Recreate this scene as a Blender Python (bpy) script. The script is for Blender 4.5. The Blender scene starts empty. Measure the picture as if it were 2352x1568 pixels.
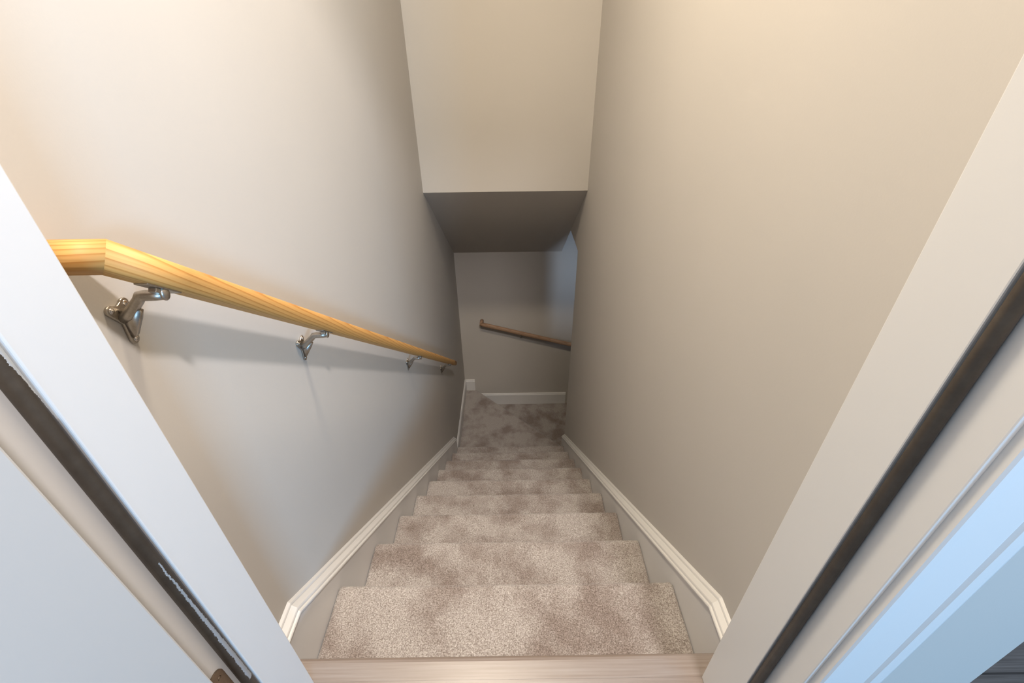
import bpy, bmesh, math, random
from mathutils import Vector, Matrix, noise

random.seed(4)
SC = bpy.context.scene
COL = SC.collection
PI = math.pi

# ------------------------------------------------------------------ camera
cam_data = bpy.data.cameras.new('camera')
cam_data.sensor_width = 36.0
cam_data.sensor_fit = 'HORIZONTAL'
cam_data.lens = 1022.57 * 36.0 / 2352.0
cam_data.clip_start = 0.01
cam = bpy.data.objects.new('camera', cam_data)
COL.objects.link(cam)
cr = Vector((0.99990061, -0.00770288, -0.0118083))
cu = Vector((0.01409859, 0.54543274, 0.83803601))
cf = Vector((0.0, 0.8381192, -0.54548713))
cam.matrix_world = Matrix(((cr.x, cu.x, -cf.x, 0.0209), (cr.y, cu.y, -cf.y, 0.0),
                           (cr.z, cu.z, -cf.z, 1.0049), (0, 0, 0, 1)))
SC.camera = cam

# ------------------------------------------------------------------ light, exposure
SC.view_settings.view_transform = 'Standard'
SC.view_settings.look = 'None'
SC.view_settings.gamma = 1.0
SC.view_settings.use_curve_mapping = False
SC.view_settings.exposure = 0.0

world = bpy.data.worlds.new('world')
SC.world = world
world.use_nodes = True
world.node_tree.nodes['Background'].inputs[0].default_value = (0.80, 0.86, 1.0, 1)
world.node_tree.nodes['Background'].inputs[1].default_value = 0.12


def area(name, loc, target, size, power, color, size_y=None, shape='RECTANGLE', spread=180):
    d = bpy.data.lights.new(name, 'AREA')
    d.shape = shape
    d.size = size
    d.size_y = size_y or size
    d.energy = power
    d.color = color
    d.spread = math.radians(spread)
    o = bpy.data.objects.new(name, d)
    COL.objects.link(o)
    o.location = loc
    v = Vector(target) - Vector(loc)
    o.rotation_euler = v.to_track_quat('-Z', 'Y').to_euler()
    return o


# ceiling lamp of the hall behind the camera (throws the handrail's shadow)
area('hall_ceiling_light', (0.40, -0.28, 2.41), (-0.40, 1.5, 0.1), 0.12, 20.5, (1.0, 0.95, 0.95), shape='DISK', spread=110)
# warm lamp on the stairwell ceiling
area('stairwell_ceiling_light', (-0.20, 0.98, 2.40), (0.05, 0.98, 0.0), 0.28, 47.0, (1.0, 0.86, 0.67), shape='DISK')
# daylight from a window of the hall behind the camera, to the right
area('hall_window_light', (1.65, -3.0, 1.42), (0.1, 0.4, 0.4), 1.0, 145.0, (0.30, 0.60, 0.96), size_y=0.6)
# daylight of the lower floor, coming in beside the lower flight
area('lower_window_light', (0.95, 1.2, -0.7), (0.62, 3.69, -0.60), 0.26, 1.0, (0.60, 0.76, 1.0), spread=40)

# ------------------------------------------------------------------ dimensions
WL, WR = -0.478, 0.468           # stairwell wall faces
Y0, RUN, RISE = 0.4018, 0.254, 0.1998
YB = 3.69                        # back wall
YW = 0.355                       # stair side of the doorway wall
YR = 0.235                       # hall side of the doorway wall
YE = 2.81                        # end of the right wall
ZC = 2.44
SL = RISE / RUN
ZW = -2.0                        # first winder tread


# ------------------------------------------------------------------ materials
def nodes_of(name):
    m = bpy.data.materials.new(name)
    m.use_nodes = True
    nt = m.node_tree
    return m, nt, nt.nodes['Principled BSDF']


def N(nt, typ, **kw):
    n = nt.nodes.new(typ)
    for k, v in kw.items():
        if isinstance(v, tuple) or not hasattr(n, k):
            n.inputs[k].default_value = v
        else:
            setattr(n, k, v)
    return n


def ramp(nt, fac, stops):
    r = nt.nodes.new('ShaderNodeValToRGB')
    cr_ = r.color_ramp
    while len(cr_.elements) < len(stops):
        cr_.elements.new(0.5)
    for e, (p, c) in zip(cr_.elements, stops):
        e.position = p
        e.color = (*c, 1) if len(c) == 3 else c
    nt.links.new(fac, r.inputs[0])
    return r


def noise_tex(nt, scale, detail=2, rough=0.5, vec=None):
    n = nt.nodes.new('ShaderNodeTexNoise')
    n.inputs['Scale'].default_value = scale
    n.inputs['Detail'].default_value = detail
    n.inputs['Roughness'].default_value = rough
    if vec is not None:
        nt.links.new(vec, n.inputs['Vector'])
    return n


def bump(nt, bs, height, strength, dist):
    b = nt.nodes.new('ShaderNodeBump')
    b.inputs['Strength'].default_value = strength
    b.inputs['Distance'].default_value = dist
    nt.links.new(height, b.inputs['Height'])
    nt.links.new(b.outputs[0], bs.inputs['Normal'])


def paint(name, col, rough=0.55, var=0.03, bscale=180, bstr=0.12, bdist=0.0006):
    m, nt, bs = nodes_of(name)
    tc = nt.nodes.new('ShaderNodeTexCoord')
    n = noise_tex(nt, 1.7, 3, 0.5, tc.outputs['Object'])
    lo = tuple(max(0, c * (1 - var)) for c in col)
    hi = tuple(min(1, c * (1 + var)) for c in col)
    r = ramp(nt, n.outputs['Fac'], [(0.35, lo), (0.65, hi)])
    nt.links.new(r.outputs[0], bs.inputs['Base Color'])
    bs.inputs['Roughness'].default_value = rough
    bs.inputs['Specular IOR Level'].default_value = 0.3
    n2 = noise_tex(nt, bscale, 3, 0.6, tc.outputs['Object'])
    bump(nt, bs, n2.outputs['Fac'], bstr, bdist)
    return m


M_wall = paint('wall_paint', (0.525, 0.495, 0.455), 0.7, 0.015, 220, 0.16, 0.0006)
M_trim = paint('trim_paint', (0.70, 0.69, 0.675), 0.35, 0.01, 60, 0.10, 0.0005)
M_door = paint('door_paint', (0.57, 0.54, 0.505), 0.4, 0.01, 60, 0.10, 0.0005)


def carpet_mat():
    m, nt, bs = nodes_of('carpet')
    tc = nt.nodes.new('ShaderNodeTexCoord')
    V = tc.outputs['Object']
    fine = noise_tex(nt, 330, 2, 0.7, V)
    fine2 = noise_tex(nt, 120, 2, 0.6, V)
    mp = nt.nodes.new('ShaderNodeMapping')
    mp.inputs['Scale'].default_value = (1.0, 0.9, 0.9)
    nt.links.new(V, mp.inputs['Vector'])
    patch = noise_tex(nt, 7.5, 3, 0.55, mp.outputs[0])
    speck = ramp(nt, fine.outputs['Fac'], [(0.30, (0.18, 0.148, 0.125)), (0.48, (0.375, 0.335, 0.31)), (0.66, (0.60, 0.565, 0.54))])
    pr = ramp(nt, patch.outputs['Fac'], [(0.36, (0.62, 0.56, 0.535)), (0.58, (1.0, 1.0, 1.0))])
    f2 = ramp(nt, fine2.outputs['Fac'], [(0.35, (0.86, 0.85, 0.84)), (0.6, (1.0, 1.0, 1.0))])
    a = nt.nodes.new('ShaderNodeMixRGB'); a.blend_type = 'MULTIPLY'; a.inputs[0].default_value = 1
    b = nt.nodes.new('ShaderNodeMixRGB'); b.blend_type = 'MULTIPLY'; b.inputs[0].default_value = 1
    nt.links.new(speck.outputs[0], a.inputs[1]); nt.links.new(pr.outputs[0], a.inputs[2])
    nt.links.new(a.outputs[0], b.inputs[1]); nt.links.new(f2.outputs[0], b.inputs[2])
    nt.links.new(b.outputs[0], bs.inputs['Base Color'])
    bs.inputs['Roughness'].default_value = 1.0
    bs.inputs['Specular IOR Level'].default_value = 0.05
    bs.inputs['Sheen Weight'].default_value = 0.25
    bs.inputs['Sheen Roughness'].default_value = 0.6
    bump(nt, bs, fine.outputs['Fac'], 0.8, 0.003)
    return m


M_carpet = carpet_mat()


def pine_mat(name, light, dark, freq=260.0, contrast=1.0):
    """growth rings round an axis below the stick; long axis = local Y"""
    m, nt, bs = nodes_of(name)
    L = nt.links.new
    tc = nt.nodes.new('ShaderNodeTexCoord')
    sx = nt.nodes.new('ShaderNodeSeparateXYZ'); L(tc.outputs['Object'], sx.inputs[0])
    mp = nt.nodes.new('ShaderNodeMapping'); mp.inputs['Scale'].default_value = (9, 2.0, 9)
    L(tc.outputs['Object'], mp.inputs['Vector'])
    n = noise_tex(nt, 1.0, 2, 0.5, mp.outputs[0])

    def mth(op, a, b=None, val=None):
        q = nt.nodes.new('ShaderNodeMath'); q.operation = op
        if isinstance(a, (int, float)): q.inputs[0].default_value = a
        else: L(a, q.inputs[0])
        if b is not None:
            if isinstance(b, (int, float)): q.inputs[1].default_value = b
            else: L(b, q.inputs[1])
        return q.outputs[0]
    wob = mth('MULTIPLY', mth('SUBTRACT', n.outputs['Fac'], 0.5), 0.014)
    xx = mth('ADD', mth('ADD', sx.outputs['X'], 0.040), mth('MULTIPLY', sx.outputs['Y'], 0.030))
    zz = mth('ADD', mth('ADD', sx.outputs['Z'], 0.045), mth('MULTIPLY', sx.outputs['Y'], 0.020))
    r = mth('SQRT', mth('ADD', mth('MULTIPLY', xx, xx), mth('MULTIPLY', zz, zz)))
    fr = mth('FRACT', mth('MULTIPLY', mth('ADD', r, wob), freq))
    rp = ramp(nt, fr, [(0.0, light), (0.60, tuple(l * 0.95 for l in light)), (0.90, dark), (1.0, light)])
    mp2 = nt.nodes.new('ShaderNodeMapping'); mp2.inputs['Scale'].default_value = (900, 12, 900)
    L(tc.outputs['Object'], mp2.inputs['Vector'])
    n2 = noise_tex(nt, 1.0, 2, 0.6, mp2.outputs[0])
    r2 = ramp(nt, n2.outputs['Fac'], [(0.3, (0.88, 0.86, 0.84)), (0.7, (1, 1, 1))])
    mx = nt.nodes.new('ShaderNodeMixRGB'); mx.blend_type = 'MULTIPLY'; mx.inputs[0].default_value = 1
    L(rp.outputs[0], mx.inputs[1]); L(r2.outputs[0], mx.inputs[2])
    L(mx.outputs[0], bs.inputs['Base Color'])
    bs.inputs['Roughness'].default_value = 0.55
    bs.inputs['Specular IOR Level'].default_value = 0.3
    return m


M_pine = pine_mat('pine_wood', (0.60, 0.33, 0.105), (0.42, 0.19, 0.045), 200.0)


M_pine_dark = pine_mat('brown_pine', (0.40, 0.255, 0.165), (0.27, 0.155, 0.09), 200.0)  # darker, less saturated pine for the back wall rail


def board_mat():
    m, nt, bs = nodes_of('pale_threshold_wood')
    tc = nt.nodes.new('ShaderNodeTexCoord')
    mp = nt.nodes.new('ShaderNodeMapping'); mp.inputs['Scale'].default_value = (5, 220, 220)
    nt.links.new(tc.outputs['Object'], mp.inputs['Vector'])
    n = noise_tex(nt, 1.0, 4, 0.6, mp.outputs[0])
    mp2 = nt.nodes.new('ShaderNodeMapping'); mp2.inputs['Scale'].default_value = (1.5, 14, 14)
    nt.links.new(tc.outputs['Object'], mp2.inputs['Vector'])
    n2 = noise_tex(nt, 1.0, 2, 0.5, mp2.outputs[0])
    r = ramp(nt, n.outputs['Fac'], [(0.3, (0.215, 0.170, 0.145)), (0.55, (0.26, 0.220, 0.198)), (0.75, (0.295, 0.258, 0.238))])
    r2 = ramp(nt, n2.outputs['Fac'], [(0.35, (0.90, 0.86, 0.82)), (0.65, (1, 1, 1))])
    mx = nt.nodes.new('ShaderNodeMixRGB'); mx.blend_type = 'MULTIPLY'; mx.inputs[0].default_value = 1
    nt.links.new(r.outputs[0], mx.inputs[1]); nt.links.new(r2.outputs[0], mx.inputs[2])
    nt.links.new(mx.outputs[0], bs.inputs['Base Color'])
    bs.inputs['Roughness'].default_value = 0.35
    return m


M_board = board_mat()


def plank_floor_mat():
    m, nt, bs = nodes_of('dark_grey_planks')
    tc = nt.nodes.new('ShaderNodeTexCoord')
    mp = nt.nodes.new('ShaderNodeMapping'); mp.inputs['Scale'].default_value = (6, 260, 1)
    nt.links.new(tc.outputs['Object'], mp.inputs['Vector'])
    n = noise_tex(nt, 1.0, 4, 0.6, mp.outputs[0])
    br = nt.nodes.new('ShaderNodeTexBrick')
    br.inputs['Scale'].default_value = 1.0
    br.inputs['Brick Width'].default_value = 1.2
    br.inputs['Row Height'].default_value = 0.18
    br.inputs['Mortar Size'].default_value = 0.002
    br.inputs['Color1'].default_value = (0.9, 0.9, 0.9, 1)
    br.inputs['Color2'].default_value = (1, 1, 1, 1)
    br.inputs['Mortar'].default_value = (0.3, 0.3, 0.3, 1)
    nt.links.new(tc.outputs['Object'], br.inputs['Vector'])
    r = ramp(nt, n.outputs['Fac'], [(0.3, (0.10, 0.095, 0.09)), (0.7, (0.20, 0.19, 0.185))])
    mx = nt.nodes.new('ShaderNodeMixRGB'); mx.blend_type = 'MULTIPLY'; mx.inputs[0].default_value = 1
    nt.links.new(r.outputs[0], mx.inputs[1]); nt.links.new(br.outputs['Color'], mx.inputs[2])
    nt.links.new(mx.outputs[0], bs.inputs['Base Color'])
    bs.inputs['Roughness'].default_value = 0.5
    return m


M_floor = plank_floor_mat()


def metal(name, col, rough):
    m, nt, bs = nodes_of(name)
    tc = nt.nodes.new('ShaderNodeTexCoord')
    n = noise_tex(nt, 400, 2, 0.5, tc.outputs['Object'])
    r = ramp(nt, n.outputs['Fac'], [(0.3, tuple(c * 0.85 for c in col)), (0.7, col)])
    nt.links.new(r.outputs[0], bs.inputs['Base Color'])
    bs.inputs['Metallic'].default_value = 1.0
    bs.inputs['Roughness'].default_value = rough
    return m


M_nickel = metal('satin_nickel', (0.46, 0.42, 0.37), 0.36)
M_screw = metal('screw_steel', (0.62, 0.58, 0.54), 0.25)
M_bronze = metal('dark_bronze', (0.30, 0.23, 0.17), 0.45)


def weather_mat(name, smear):
    """brown foam seal; the left one carries dried white paint along its stop side"""
    m, nt, bs = nodes_of(name)
    L = nt.links.new
    tc = nt.nodes.new('ShaderNodeTexCoord')
    n = noise_tex(nt, 60, 3, 0.6, tc.outputs['Object'])
    base = ramp(nt, n.outputs['Fac'], [(0.3, (0.070, 0.052, 0.037)), (0.7, (0.100, 0.077, 0.056))])
    bs.inputs['Roughness'].default_value = 0.55
    if not smear:
        L(base.outputs[0], bs.inputs['Base Color'])
        return m
    sx = nt.nodes.new('ShaderNodeSeparateXYZ'); L(tc.outputs['Object'], sx.inputs[0])

    def mth(op, a, b=None):
        q = nt.nodes.new('ShaderNodeMath'); q.operation = op
        if isinstance(a, (int, float)): q.inputs[0].default_value = a
        else: L(a, q.inputs[0])
        if b is not None:
            if isinstance(b, (int, float)): q.inputs[1].default_value = b
            else: L(b, q.inputs[1])
        return q.outputs[0]
    mp = nt.nodes.new('ShaderNodeMapping'); mp.inputs['Scale'].default_value = (60, 60, 420)
    L(tc.outputs['Object'], mp.inputs['Vector'])
    jn = noise_tex(nt, 1.0, 3, 0.7, mp.outputs[0])
    mp3 = nt.nodes.new('ShaderNodeMapping'); mp3.inputs['Scale'].default_value = (20, 20, 45)
    L(tc.outputs['Object'], mp3.inputs['Vector'])
    jn2 = noise_tex(nt, 1.0, 2, 0.6, mp3.outputs[0])
    jit = mth('ADD', mth('MULTIPLY', mth('SUBTRACT', jn.outputs['Fac'], 0.5), 0.55),
              mth('MULTIPLY', mth('SUBTRACT', jn2.outputs['Fac'], 0.5), 0.45))
    z = sx.outputs['Z']
    ang = mth('ADD', mth('ARCTAN2', sx.outputs['Y'], sx.outputs['X']), jit)     # position round the bulb
    # smear 1: z 0.248..0.545, thin at its top, broad at its bottom
    t = mth('DIVIDE', mth('SUBTRACT', 0.545, z), 0.297)
    width = mth('ADD', mth('MULTIPLY', t, 0.42), 0.08)
    centre = mth('ADD', mth('MULTIPLY', t, 0.50), -0.35)
    d1 = mth('LESS_THAN', mth('ABSOLUTE', mth('SUBTRACT', ang, centre)), width)
    inz = mth('MULTIPLY', mth('GREATER_THAN', t, 0.0), mth('LESS_THAN', t, 1.0))
    m1 = mth('MULTIPLY', d1, inz)
    # smear 2: above z 0.75, growing from the stop side
    w2 = mth('MULTIPLY', mth('SUBTRACT', z, 0.745), 11.0)
    m2 = mth('GREATER_THAN', mth('ADD', ang, mth('MINIMUM', w2, 1.0)), 0.85)
    m2 = mth('MULTIPLY', m2, mth('GREATER_THAN', z, 0.745))
    msk = mth('MAXIMUM', m1, m2)
    mx = nt.nodes.new('ShaderNodeMixRGB')
    L(msk, mx.inputs[0]); L(base.outputs[0], mx.inputs[1]); mx.inputs[2].default_value = (0.72, 0.76, 0.80, 1)
    L(mx.outputs[0], bs.inputs['Base Color'])
    return m


M_seal = weather_mat('brown_seal', False)
M_seal_smear = weather_mat('brown_seal_with_paint', True)


# ------------------------------------------------------------------ mesh helpers
def link(name, bm, mat, parent=None, loc=None, smooth=False, bevel=0.0, kind=None, seg=2, recalc=True):
    me = bpy.data.meshes.new(name)
    if recalc:
        bmesh.ops.recalc_face_normals(bm, faces=bm.faces)
    bm.to_mesh(me)
    bm.free()
    if smooth:
        for p in me.polygons:
            p.use_smooth = True
    o = bpy.data.objects.new(name, me)
    me.materials.append(mat)
    COL.objects.link(o)
    if parent:
        o.parent = parent
    if loc:
        o.location = loc
    if bevel:
        b = o.modifiers.new('bevel', 'BEVEL')
        b.width = bevel
        b.segments = seg
        b.limit_method = 'ANGLE'
        b.angle_limit = math.radians(35)
    if kind:
        o['kind'] = kind
    return o


def empty(name, loc=(0, 0, 0)):
    o = bpy.data.objects.new(name, None)
    o.empty_display_size = 0.05
    COL.objects.link(o)
    o.location = loc
    return o


def tag(o, label, cat, group=None, kind=None):
    o['label'] = label
    o['category'] = cat
    if group:
        o['group'] = group
    if kind:
        o['kind'] = kind
    return o


def box(bm, x0, x1, y0, y1, z0, z1):
    v = [bm.verts.new((x, y, z)) for z in (z0, z1) for y in (y0, y1) for x in (x0, x1)]
    for f in ((0, 1, 3, 2), (4, 6, 7, 5), (0, 4, 5, 1), (2, 3, 7, 6), (0, 2, 6, 4), (1, 5, 7, 3)):
        bm.faces.new([v[i] for i in f])
    return bm


def prism(bm, pts, axis, a, b):
    """closed polygon pts (2-D) extruded along axis 'x','y' or 'z' from a to b"""
    def P(p, t):
        return {'x': (t, p[0], p[1]), 'y': (p[0], t, p[1]), 'z': (p[0], p[1], t)}[axis]
    A = [bm.verts.new(P(p, a)) for p in pts]
    B = [bm.verts.new(P(p, b)) for p in pts]
    n = len(pts)
    for i in range(n):
        bm.faces.new((A[i], A[(i + 1) % n], B[(i + 1) % n], B[i]))
    bm.faces.new(A)
    bm.faces.new(B[::-1])
    return bm


def sweep(bm, secs, close=True, caps=True):
    """list of equal-length vertex rings"""
    rings = [[bm.verts.new(p) for p in s] for s in secs]
    n = len(rings[0])
    for r0, r1 in zip(rings, rings[1:]):
        for i in range(n if close else n - 1):
            bm.faces.new((r0[i], r0[(i + 1) % n], r1[(i + 1) % n], r1[i]))
    if caps:
        bm.faces.new(rings[0][::-1])
        bm.faces.new(rings[-1])
    return bm


def tube(bm, path, radii, seg=14, flat=1.0):
    P = [Vector(p) for p in path]
    secs = []
    up = Vector((0, 1, 0))
    for i, p in enumerate(P):
        d = (P[min(i + 1, len(P) - 1)] - P[max(i - 1, 0)]).normalized()
        s = d.cross(up).normalized()
        r = radii[i] if isinstance(radii, (list, tuple)) else radii
        secs.append([p + s * (r * math.cos(a)) + up * (r * flat * math.sin(a))
                     for a in [2 * PI * k / seg for k in range(seg)]])
    return sweep(bm, secs)


# ------------------------------------------------------------------ setting: walls, ceilings, floors
T = 0.12
link('wall_left', prism(bmesh.new(), [(YW, -2.45), (YB + T, -2.45), (YB + T, ZC), (YW, ZC)], 'x', WL - T, WL), M_wall, kind='structure')
# right wall: full height to its end, header above the opening to the lower flight
link('wall_right', prism(bmesh.new(), [(YW, -2.95), (YE, -2.95), (YE, -0.113), (YB, -0.113), (YB, ZC), (YW, ZC)],
                         'x', WR, WR + 0.115), M_wall, kind='structure', bevel=0.003)
link('wall_back', box(bmesh.new(), WL, 2.4, YB, YB + T, -3.4, ZC), M_wall, kind='structure')
# boxed-in underside of the upper flight: upright front face and sloped soffit
link('wall_upper', prism(bmesh.new(), [(2.615, ZC), (2.615, 0.331), (YB, -0.463), (YB, ZC)], 'x', WL, WR), M_wall, kind='structure')
link('ceiling', box(bmesh.new(), WL, WR, YW, 2.615, ZC, ZC + 0.1), M_wall, kind='structure')
link('ceiling', box(bmesh.new(), WR + 0.115, 2.4, 0.4, YB, -0.113, -0.035), M_wall, kind='structure')

# doorway wall with its opening
OL, OR, OT = -0.381, 0.3865, 2.05       # rabbet faces and head
bm = bmesh.new()
box(bm, -2.2, OL - 0.019, YR, YW, -0.02, ZC)
box(bm, OR + 0.019, 0.603, YR, YW, -0.02, ZC)
box(bm, OL - 0.019, OR + 0.019, YR, YW, OT + 0.019, ZC)
link('wall_front', bm, M_wall, kind='structure', bevel=0.002)
link('floor', box(bmesh.new(), -2.2, 2.8, -3.2, 0.20, -0.03, -0.002), M_floor, kind='structure')
link('floor', box(bmesh.new(), 0.603, 2.8, 0.20, 2.0, -0.03, -0.002), M_floor, kind='structure')
link('floor', box(bmesh.new(), WR + 0.115, 2.4, 0.4, YB, -3.4, -3.35), M_floor, kind='structure')
link('wall_lower', box(bmesh.new(), WR + 0.115, 2.4, 0.3, 0.4, -3.4, -0.03), M_wall, kind='structure')  # unseen lower-room walls, added to shut out the world's ambient light
link('wall_lower', box(bmesh.new(), 2.4, 2.5, 0.3, YB, -3.4, -0.03), M_wall, kind='structure')

# ------------------------------------------------------------------ door frame
frame = empty('trim_1', (0, YR, 0))
frame['kind'] = 'structure'
frame['label'] = 'white painted door frame around the top of the stairs'


def to_parent(o, parent):
    o.parent = parent
    o.matrix_parent_inverse = Matrix.Translation(-parent.location)
    return o


def part(name, bm, mat, parent, **kw):
    o = link(name, bm, mat, **kw)
    return to_parent(o, parent)


SL_, SR_ = -0.366, 0.374                # stop faces
# left jamb: board plus the raised stop
part('door_jamb', prism(bmesh.new(), [(OL - 0.019, YR), (OL, YR), (OL, 0.2875), (SL_, 0.2875), (SL_, 0.361), (OL - 0.019, 0.361)],
                        'z', 0.0, OT), M_trim, frame, bevel=0.0015)
part('door_jamb', prism(bmesh.new(), [(OR + 0.019, YR), (OR, YR), (OR, 0.284), (SR_, 0.284), (SR_, 0.361), (OR + 0.019, 0.361)],
                        'z', 0.0, OT), M_trim, frame, bevel=0.0015)
part('head_jamb', prism(bmesh.new(), [(YR, OT + 0.019), (YR, OT), (0.286, OT), (0.286, OT - 0.0125), (0.361, OT - 0.0125), (0.361, OT + 0.019)],
                        'x', OL, OR), M_trim, frame, bevel=0.0015)


def seal(name, cx, cy, r, mat, sgn):
    prof = []
    for k in range(20):
        a = 2 * PI * k / 20
        prof.append((r * math.cos(a), r * 0.95 * math.sin(a)))
    bm = prism(bmesh.new(), prof, 'z', 0.0, OT - 0.012)
    o = link(name, bm, mat, smooth=False)
    for p in o.data.polygons:
        p.use_smooth = abs(p.normal.z) < 0.5
    o.location = (cx, cy, 0.0)
    o['label'] = 'dark brown foam weather seal'
    to_parent(o, frame)
    return o


s1 = seal('weather_seal', -0.3730, 0.2790, 0.0079, M_seal_smear, 1)
s1['label'] = 'brown foam weather seal smeared with white paint'
s2 = seal('weather_seal', 0.3802, 0.2775, 0.0065, M_seal, -1)
s2['label'] = 'clean dark brown foam weather seal'

# casings: (distance from inner edge, projection)
CP = [(0, 0), (0, 0.009), (0.002, 0.011), (0.008, 0.0115), (0.0095, 0.0095), (0.0115, 0.0095), (0.020, 0.0105), (0.034, 0.0125),
      (0.044, 0.0140), (0.0455, 0.0125), (0.0475, 0.0125), (0.050, 0.0155), (0.060, 0.0165), (0.064, 0.0150), (0.065, 0.012), (0.065, 0)]
part('casing', prism(bmesh.new(), [(OR + 0.005 + a, YR - b) for a, b in CP], 'z', 0.0, OT + 0.07), M_trim, frame)
part('casing', prism(bmesh.new(), [(OL - 0.005 - a, YR - b * 0.9) for a, b in CP], 'z', 0.0, OT + 0.07), M_trim, frame)
part('head_casing', prism(bmesh.new(), [(YR - b, OT + 0.005 + a) for a, b in CP], 'x', OL - 0.005, OR + 0.005), M_trim, frame)

# ------------------------------------------------------------------ door, swung into the hall on the left
ANG = math.radians(98)
pin = Vector((-0.3810, 0.2290, 0.0))
u = Vector((math.cos(ANG), -math.sin(ANG), 0))
nn = Vector((math.sin(ANG), math.cos(ANG), 0))
door = empty('door_1', pin)
door['kind'] = 'structure'
door['label'] = 'white painted door opened against the left side of the picture'
bm = bmesh.new()
W_D, TH_D = 0.762, 0.043


def dpt(a, b, z):
    p = pin + u * a + nn * b
    return (p.x, p.y, z)


def dbox(bm, a0, a1, b0, b1, z0, z1):
    v = [bm.verts.new(dpt(a, b, z)) for z in (z0, z1) for b in (b0, b1) for a in (a0, a1)]
    for f in ((0, 1, 3, 2), (4, 6, 7, 5), (0, 4, 5, 1), (2, 3, 7, 6), (0, 2, 6, 4), (1, 5, 7, 3)):
        bm.faces.new([v[i] for i in f])


dbox(bm, 0.0015, W_D, 0.007, 0.050, 0.012, 2.035)
leaf = part('door_leaf', bm, M_door, door, bevel=0.002)


def rounded_plate(y0, y1, z0, z1, r, n=6):
    """plate outline in y,z, rounded at the +y corners"""
    pts = [(y0, z0)]
    for k in range(n + 1):
        a = -PI / 2 + (PI / 2) * k / n
        pts.append((y1 - r + r * math.cos(a), z0 + r + r * math.sin(a)))
    for k in range(n + 1):
        a = (PI / 2) * k / n
        pts.append((y1 - r + r * math.cos(a), z1 - r + r * math.sin(a)))
    pts.append((y0, z1))
    return pts


for hz in (0.231, 1.0, 1.76):
    h = part('hinge', prism(bmesh.new(), rounded_plate(0.236, 0.2675, hz, hz + 0.089, 0.0145), 'x', OL - 0.0005, OL + 0.0025), M_bronze, door, bevel=0.0004)
    h['label'] = 'dark bronze hinge plate with rounded corners'
    b2 = bmesh.new()
    tb = [(OL + 0.001, 0.2300, hz), (OL + 0.001, 0.2300, hz + 0.089)]
    sec = []
    for z in (hz, hz + 0.089):
        sec.append([(pin.x - 0.001 + 0.0055 * math.cos(a), pin.y + 0.0005 + 0.0055 * math.sin(a), z) for a in [2 * PI * k / 14 for k in range(14)]])
    sweep(b2, sec)
    kn = link('hinge_knuckle', b2, M_bronze, smooth=False)
    kn.parent = h
    kn.matrix_parent_inverse = h.matrix_parent_inverse.copy() if False else Matrix.Identity(4)
    for k, zz in enumerate((0.016, 0.0445, 0.073)):
        b3 = bmesh.new()
        yy = 0.258 if k != 1 else 0.247
        bmesh.ops.create_uvsphere(b3, u_segments=12, v_segments=8, radius=0.0032,
                                  matrix=Matrix.Translation((OL + 0.0025, yy, hz + zz)) @ Matrix.Diagonal((0.35, 1, 1, 1)))
        sc = link('hinge_screw', b3, M_bronze, smooth=True)
        sc.parent = h

# ------------------------------------------------------------------ landing board
bm = bmesh.new()
# wall-to-wall strip at the top of the stairs with rounded nose, and the tongue through the doorway
nose = []
yn, th, r = Y0 + 0.003, 0.027, 0.0125
for k in range(9):
    a = PI / 2 - PI * k / 8
    nose.append((yn - r + r * math.cos(a), -0.0135 + 0.0135 * math.sin(a)))
prism(bm, [(YW + 0.006, 0.0)] + nose + [(YW + 0.006, -th)], 'x', WL + 0.004, WR - 0.004)
prism(bm, [(0.20, 0.0), (YW + 0.0062, 0.0), (YW + 0.0062, -th), (0.20, -th)], 'x', OL + 0.001, OR - 0.001)
bmesh.ops.remove_doubles(bm, verts=bm.verts, dist=0.0004)
landing = link('landing_board', bm, M_board)
tag(landing, 'pale wooden threshold board at the very top of the carpeted stairs', 'threshold')

# ------------------------------------------------------------------ carpeted stairs
stairs = empty('staircase', (0, Y0, -RISE))
tag(stairs, 'flight of stairs covered in worn beige carpet, turning right on two winders at the bottom', 'stairs')
XL, XR_ = -0.4550, 0.4452


def fuzz(p, amp):
    n1 = noise.noise(Vector(p) * 260.0)
    n2 = noise.noise(Vector(p) * 60.0 + Vector((7, 3, 1)))
    return amp * (0.75 * n1 + 0.6 * n2)


def step_profile(k, sp):
    """polyline (y, z, ny, nz) of a carpeted tread, bull nose and riser, sampled about every sp"""
    zt = -RISE * k
    yn_ = Y0 + RUN * k
    yb = Y0 + RUN * (k - 1) - 0.026
    r_ = 0.017
    pts = []
    n = max(2, int((yn_ - r_ - yb) / sp))
    for i in range(n):
        pts.append((yb + (yn_ - r_ - yb) * i / n, zt, 0, 1))
    m_ = max(5, int(PI * r_ / sp))
    for i in range(m_ + 1):
        a = PI / 2 - PI * i / m_
        pts.append((yn_ - r_ + r_ * math.cos(a), zt - r_ + r_ * math.sin(a), math.cos(a), math.sin(a)))
    yr = yn_ - 0.026
    pts.append((yr, zt - 2 * r_ - 0.002, 1, 0))
    n = max(3, int((RISE - 2 * r_) / (sp * 3)))
    zb = zt - RISE - 0.004
    for i in range(1, n + 1):
        pts.append((yr, zt - 2 * r_ - 0.002 + (zb - (zt - 2 * r_ - 0.002)) * i / n, 1, 0))
    return pts


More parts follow.
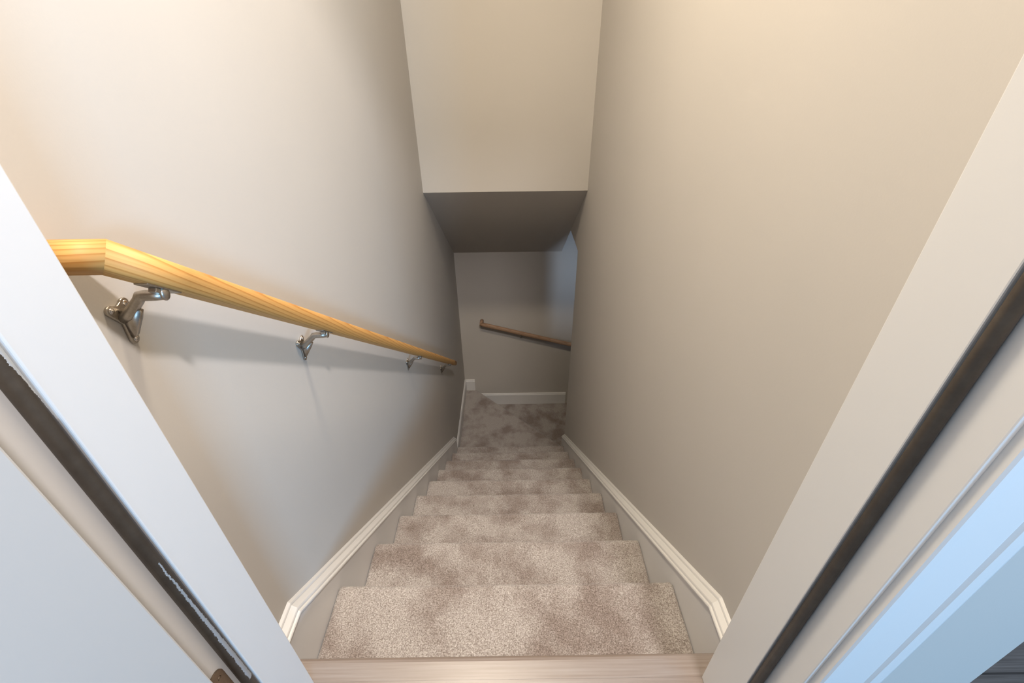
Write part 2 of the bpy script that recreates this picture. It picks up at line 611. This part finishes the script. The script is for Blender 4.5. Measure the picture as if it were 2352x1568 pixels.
def carpet_step(k):
    sp = {1: 0.0028, 2: 0.0034, 3: 0.0045, 4: 0.006}.get(k, 0.010)
    pr = step_profile(k, sp)
    nx = int((XR_ - XL) / sp)
    bm = bmesh.new()
    rows = []
    for (y, z, ny, nz) in pr:
        row = []
        for i in range(nx + 1):
            x = XL + (XR_ - XL) * i / nx
            e = min(i, nx - i) * (XR_ - XL) / nx
            d = fuzz((x, y, z), 0.0022)
            d += 0.0022 * noise.noise(Vector((x * 9, y * 9 + k * 5, k)))
            drop = -0.006 * max(0, 1 - e / 0.008) ** 2
            row.append(bm.verts.new((x, y + ny * (d + drop), z + nz * (d + drop))))
        rows.append(row)
    for a, b in zip(rows, rows[1:]):
        for i in range(nx):
            bm.faces.new((a[i], b[i], b[i + 1], a[i + 1]))
    o = link('step', bm, M_carpet, smooth=True, recalc=False)
    to_parent(o, stairs)
    return o


# the first riser under the landing board
bm = bmesh.new()
box(bm, XL, XR_, Y0 - 0.040, Y0 - 0.024, -RISE - 0.004, -0.0272)
part('riser', bm, M_carpet, stairs)
for k in range(1, 10):
    carpet_step(k)


def winder(name, poly, z, hgt, nose_edges, sp):
    """fine carpet grid clipped to a polygon plus its skirt; nose_edges get a rounded nose"""
    bm = bmesh.new()
    A = [bm.verts.new((x, y, z)) for x, y in poly]
    B = [bm.verts.new((x, y, z - hgt)) for x, y in poly]
    top = bm.faces.new(A)
    n = len(poly)
    for i in range(n):
        bm.faces.new((A[i], A[(i + 1) % n], B[(i + 1) % n], B[i]))
    bm.faces.new(B[::-1])
    bmesh.ops.recalc_face_normals(bm, faces=bm.faces)
    bm.edges.ensure_lookup_table()
    es = [e for e in bm.edges if any(
        {tuple(round(c, 4) for c in e.verts[0].co[:2]), tuple(round(c, 4) for c in e.verts[1].co[:2])} ==
        {tuple(round(c, 4) for c in poly[i]), tuple(round(c, 4) for c in poly[(i + 1) % n])} and
        abs(e.verts[0].co.z - z) < 1e-5 and abs(e.verts[1].co.z - z) < 1e-5 for i in nose_edges)]
    bmesh.ops.bevel(bm, geom=es, offset=0.024, segments=6, profile=0.5, affect='EDGES')
    o = link(name, bm, M_carpet)
    to_parent(o, stairs)
    for p in o.data.polygons:
        p.use_smooth = False
    return o


yr9 = Y0 + RUN * 9 - 0.026
w1 = winder('winder_step', [(XL - 0.012, yr9), (XR_ + 0.008, yr9), (0.462, 2.8725), (-0.3550, YB - 0.002), (XL - 0.012, YB - 0.002)], -2.0, 0.198, [2], 0.01)
w2 = winder('winder_step', [(XL + 0.06, yr9 + 0.03), (WR - 0.012, yr9 + 0.03), (WR - 0.012, YE + 0.003), (0.62, YE + 0.003), (0.62, YB - 0.002), (XL + 0.06, YB - 0.002)], -2.1996, 0.198, [3], 0.01)
for k in range(3):
    x0 = 0.594 + 0.254 * k
    part('step', box(bmesh.new(), x0, x0 + 0.28, YE + 0.003, YB - 0.002, -2.60 - 0.2 * k, -2.40 - 0.2 * k), M_carpet, stairs, bevel=0.014)

# ------------------------------------------------------------------ skirt boards with cap moulding
# cap profile: (out from wall, down from the top line)
CAP = [(0.0, -0.002), (0.0060, 0.001), (0.0074, 0.0035), (0.0078, 0.0065), (0.0092, 0.0062), (0.0195, 0.0125), (0.0208, 0.0150), (0.0210, 0.0195),
       (0.0255, 0.0200), (0.0268, 0.0225), (0.0262, 0.0265), (0.0235, 0.0285), (0.0, 0.0285)]


def skirt(side):
    s = 1 if side == 'left' else -1
    wx = WL if side == 'left' else WR
    if side == 'left':
        A = (0.409, 0.001); B = (0.508, 0.001); Cc = (2.69, -1.690)
    else:
        A = (0.409, 0.008); B = (0.502, 0.008); Cc = (YE, -1.795)
    # vertical cut lengths differ with slope: sections are sheared in the miter plane
    d1 = Vector((B[0] - A[0], B[1] - A[1])).normalized()
    d2 = Vector((Cc[0] - B[0], Cc[1] - B[1])).normalized()
    n1 = Vector((d1.y, -d1.x)); n2 = Vector((d2.y, -d2.x))    # pointing down / into the board
    if n1.y > 0: n1 = -n1
    if n2.y > 0: n2 = -n2
    nm = (n1 + n2).normalized()
    kk = 1.0 / nm.dot(n1)
    secs = []
    for P, nv, sc in ((A, n1, 1), (B, nm, kk), (Cc, Vector((0, -1)), 1 / abs(n2.y))):
        secs.append([(wx + s * o_, P[0] + nv.x * d * sc, P[1] + nv.y * d * sc) for o_, d in CAP])
    bm = bmesh.new()
    # board: from mid-cap line down
    t0 = 0.024
    top = [(A[0] + n1.x * t0, A[1] + n1.y * t0), (B[0] + nm.x * t0 * kk, B[1] + nm.y * t0 * kk), (Cc[0], Cc[1] - t0 / abs(n2.y))]
    bot = [(Cc[0], Cc[1] - 0.42), (B[0] + 0.10, B[1] - 0.60), (A[0], B[1] - 0.60)]
    prism(bm, top + bot, 'x', wx + s * 0.0003, wx + s * 0.0218)
    o = link('baseboard_' + side, bm, M_trim, kind='structure')
    c = link('cap_moulding', sweep(bmesh.new(), secs), M_trim)
    c.parent = o
    return o


skirt('left')
skirt('right')

# level baseboards round the winders
BP = [(0.0, 0.0), (0.005, 0.0), (0.008, 0.003), (0.008, 0.011), (0.0105, 0.013), (0.0105, 0.015), (0.0135, 0.020), (0.0140, 0.028), (0.0120, 0.030), (0.0125, 0.033)]


def level_base(name, a, b, wall, z_top, z_bot, axis):
    """wall: wall coordinate and outward sign"""
    w, s = wall
    h = z_top - z_bot
    pr = BP + [(0.0125, h), (0.0, h)]
    bm = bmesh.new()
    if axis == 'y':       # runs along y on the x=w wall
        secs = [[(w + s * o_, t, z_top - d) for o_, d in pr] for t in (a, b)]
    else:
        secs = [[(t, w + s * o_, z_top - d) for o_, d in pr] for t in (a, b)]
    return link(name, sweep(bm, secs), M_trim, kind='structure')


bl = level_base('baseboard_left', 2.700, YB, (WL, 1), -1.862, -2.0, 'y')
level_base('baseboard_back', WL + 0.013, -0.374, (YB, -1), -1.862, -2.0, 'x')
level_base('baseboard_back', -0.353, 0.586, (YB, -1), -2.052, -2.1985, 'x')


# ------------------------------------------------------------------ handrails
def rail_profile(n=28):
    pts = []
    for k in range(n):
        a = 2 * PI * k / n + PI / 2
        x = 0.0176 * math.copysign(abs(math.cos(a)) ** 0.85, math.cos(a))
        z = 0.0195 * math.copysign(abs(math.sin(a)) ** 0.92, math.sin(a))
        z = max(z, -0.0166)
        pts.append((x, z))
    return pts


PR = rail_profile()


def make_bracket(parent, y_arm, plate_drop, wall_off, b_ang):
    """local frame of parent: +X away from the wall, Y along the wall (horizontal), Z up.
    wall plane at x = -wall_off, rail axis at x = 0"""
    wx = -wall_off
    z_under = -SLOPE(b_ang) * y_arm - 0.0166 / math.cos(b_ang)
    zc = z_under - plate_drop
    bm = bmesh.new()
    zt = z_under - 0.0105 - zc
    path = [(wx + 0.003, y_arm, zc + 0.002), (wx + 0.012, y_arm, zc + 0.006), (wx + 0.024, y_arm, zc + 0.017), (wx + 0.034, y_arm, zc + zt - 0.006),
            (wx + 0.038, y_arm, zc + zt - 0.001), (wx + 0.045, y_arm, zc + zt), (wx + 0.056, y_arm, zc + zt), (wx + 0.068, y_arm, zc + zt)]
    tube(bm, path, [0.0085, 0.0078, 0.0070, 0.0066, 0.0070, 0.0070, 0.0068, 0.0058], seg=16)
    # broad web from the arm down to the lower lobe
    web = [(wx + 0.004, zc - 0.027), (wx + 0.004, zc + 0.014), (wx + 0.016, zc + 0.012), (wx + 0.026, zc + 0.015), (wx + 0.031, zc + 0.011), (wx + 0.024, zc - 0.002), (wx + 0.016, zc - 0.014), (wx + 0.009, zc - 0.025)]
    prism(bm, web, 'y', y_arm - 0.0036, y_arm + 0.0036)
    # tab at the tip
    bmesh.ops.create_uvsphere(bm, u_segments=14, v_segments=10, radius=1.0,
                              matrix=Matrix.Translation((wx + 0.0705, y_arm, zc + zt + 0.002)) @ Matrix.Diagonal((0.0040, 0.0070, 0.0088, 1)))
    arm = link('bracket', bm, M_nickel, parent, smooth=True)
    arm['label'] = 'satin nickel handrail bracket'
    # wall plate with three lobes
    lobes = [(-0.0115, 0.017), (0.0115, 0.017), (0.0, -0.030)]
    out = []
    rl = 0.0068
    cen = (0.0, 0.001)
    order = [1, 0, 2]
    for idx, li in enumerate(order):
        ly, lz = lobes[li]
        base = math.atan2(lz - cen[1], ly - cen[0])
        for k in range(9):
            a = base - PI * 0.5 + PI * k / 8
            out.append((ly + rl * math.cos(a), lz + rl * math.sin(a)))
        nx_ = lobes[order[(idx + 1) % 3]]
        out.append(((ly + nx_[0]) / 2 * 0.86 + (0.0), (lz + nx_[1]) / 2 * 0.86 + (0.004 if idx == 0 else 0)))
    bm = prism(bmesh.new(), [(y_arm + p[0], zc + p[1]) for p in out], 'x', wx, wx + 0.0042)
    pl = link('wall_plate', bm, M_nickel, bevel=0.0012)
    pl.parent = arm
    for ly, lz in lobes:
        b3 = bmesh.new()
        bmesh.ops.create_uvsphere(b3, u_segments=14, v_segments=8, radius=0.0040,
                                  matrix=Matrix.Translation((wx + 0.0042, y_arm + ly, zc + lz)) @ Matrix.Diagonal((0.55, 1, 1, 1)))
        s_ = link('screw', b3, M_screw, smooth=True)
        s_.parent = arm
    # saddle strap hugging the flat underside of the rail
    bm = bmesh.new()
    box(bm, -0.0085, 0.0085, -0.027, 0.027, -0.0010, 0.0018)
    box(bm, -0.0050, 0.0050, -0.010, 0.010, -0.0065, -0.0010)
    sd = link('saddle_strap', bm, M_nickel, bevel=0.0008)
    sd.parent = arm
    sd.location = (0.0, y_arm, z_under - 0.0012)
    sd.rotation_euler = (-b_ang, 0, 0)
    return arm


def SLOPE(a):
    return math.tan(a)


def make_rail(root, length, b_ang, wall_off, brackets, mat, ret_at='start', drop=0.043):
    """rail runs from the root along local +Y, sloping down by b_ang; the return goes to the wall at -X"""
    b = Vector((0, math.cos(b_ang), -math.sin(b_ang)))
    up = Vector((0, math.sin(b_ang), math.cos(b_ang)))
    # rail in its own frame: Y along the rail
    bm = bmesh.new()
    s0 = [(x, -x, z) for x, z in PR]
    s1 = [(x, length, z) for x, z in PR]
    nseg = 24
    secs = []
    for i in range(nseg + 1):
        t = i / nseg
        secs.append([(p[0], p[1] + (q[1] - p[1]) * t, p[2]) for p, q in zip(s0, s1)])
    sweep(bm, secs)
    rail = link('rail', bm, mat, root, smooth=True)
    rail.rotation_euler = (-b_ang, 0, 0)
    for p in rail.data.polygons:
        if abs(p.normal.y) > 0.6:
            p.use_smooth = False
    # return: own frame with Y pointing to the wall
    bm = bmesh.new()
    # section coordinates: along rail dir = -x_profile, up = z_profile
    # local frame of the return: X = b, Y = -X_root, Z = up
    sA = [(-x, -x, z) for x, z in PR]
    sB = [(-x, wall_off - 0.0005, z) for x, z in PR]
    sweep(bm, [sA, sB])
    ret = link('rail_return', bm, mat, root, smooth=True)
    for p in ret.data.polygons:
        if abs(p.normal.y) > 0.6:
            p.use_smooth = False
    Rm = Matrix(((b.x, -1, up.x), (b.y, 0, up.y), (b.z, 0, up.z))).to_4x4()
    ret.matrix_local = Rm
    for y in brackets:
        make_bracket(root, y, drop, wall_off, b_ang)


B_ANG = math.atan(0.783)
XRAIL = WL + 0.066
hr = empty('handrail', (XRAIL, 0.449, 0.8262))
make_rail(hr, 2.265 / math.cos(B_ANG), B_ANG, 0.066, [0.048, 0.429, 1.266, 2.050], M_pine)
tag(hr, 'honey pine handrail on nickel brackets running down the left wall', 'handrail')

# second rail on the back wall: local +Y -> world +X, wall side (-X local) -> world +Y
B2 = math.atan(0.285)
hr2 = empty('handrail', (-0.265, YB - 0.066, -1.155))
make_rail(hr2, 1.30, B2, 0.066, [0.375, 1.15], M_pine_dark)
hr2.rotation_euler = (0, 0, -PI / 2)
tag(hr2, 'short brown wooden handrail on the shadowed back wall above the stair turn', 'handrail')
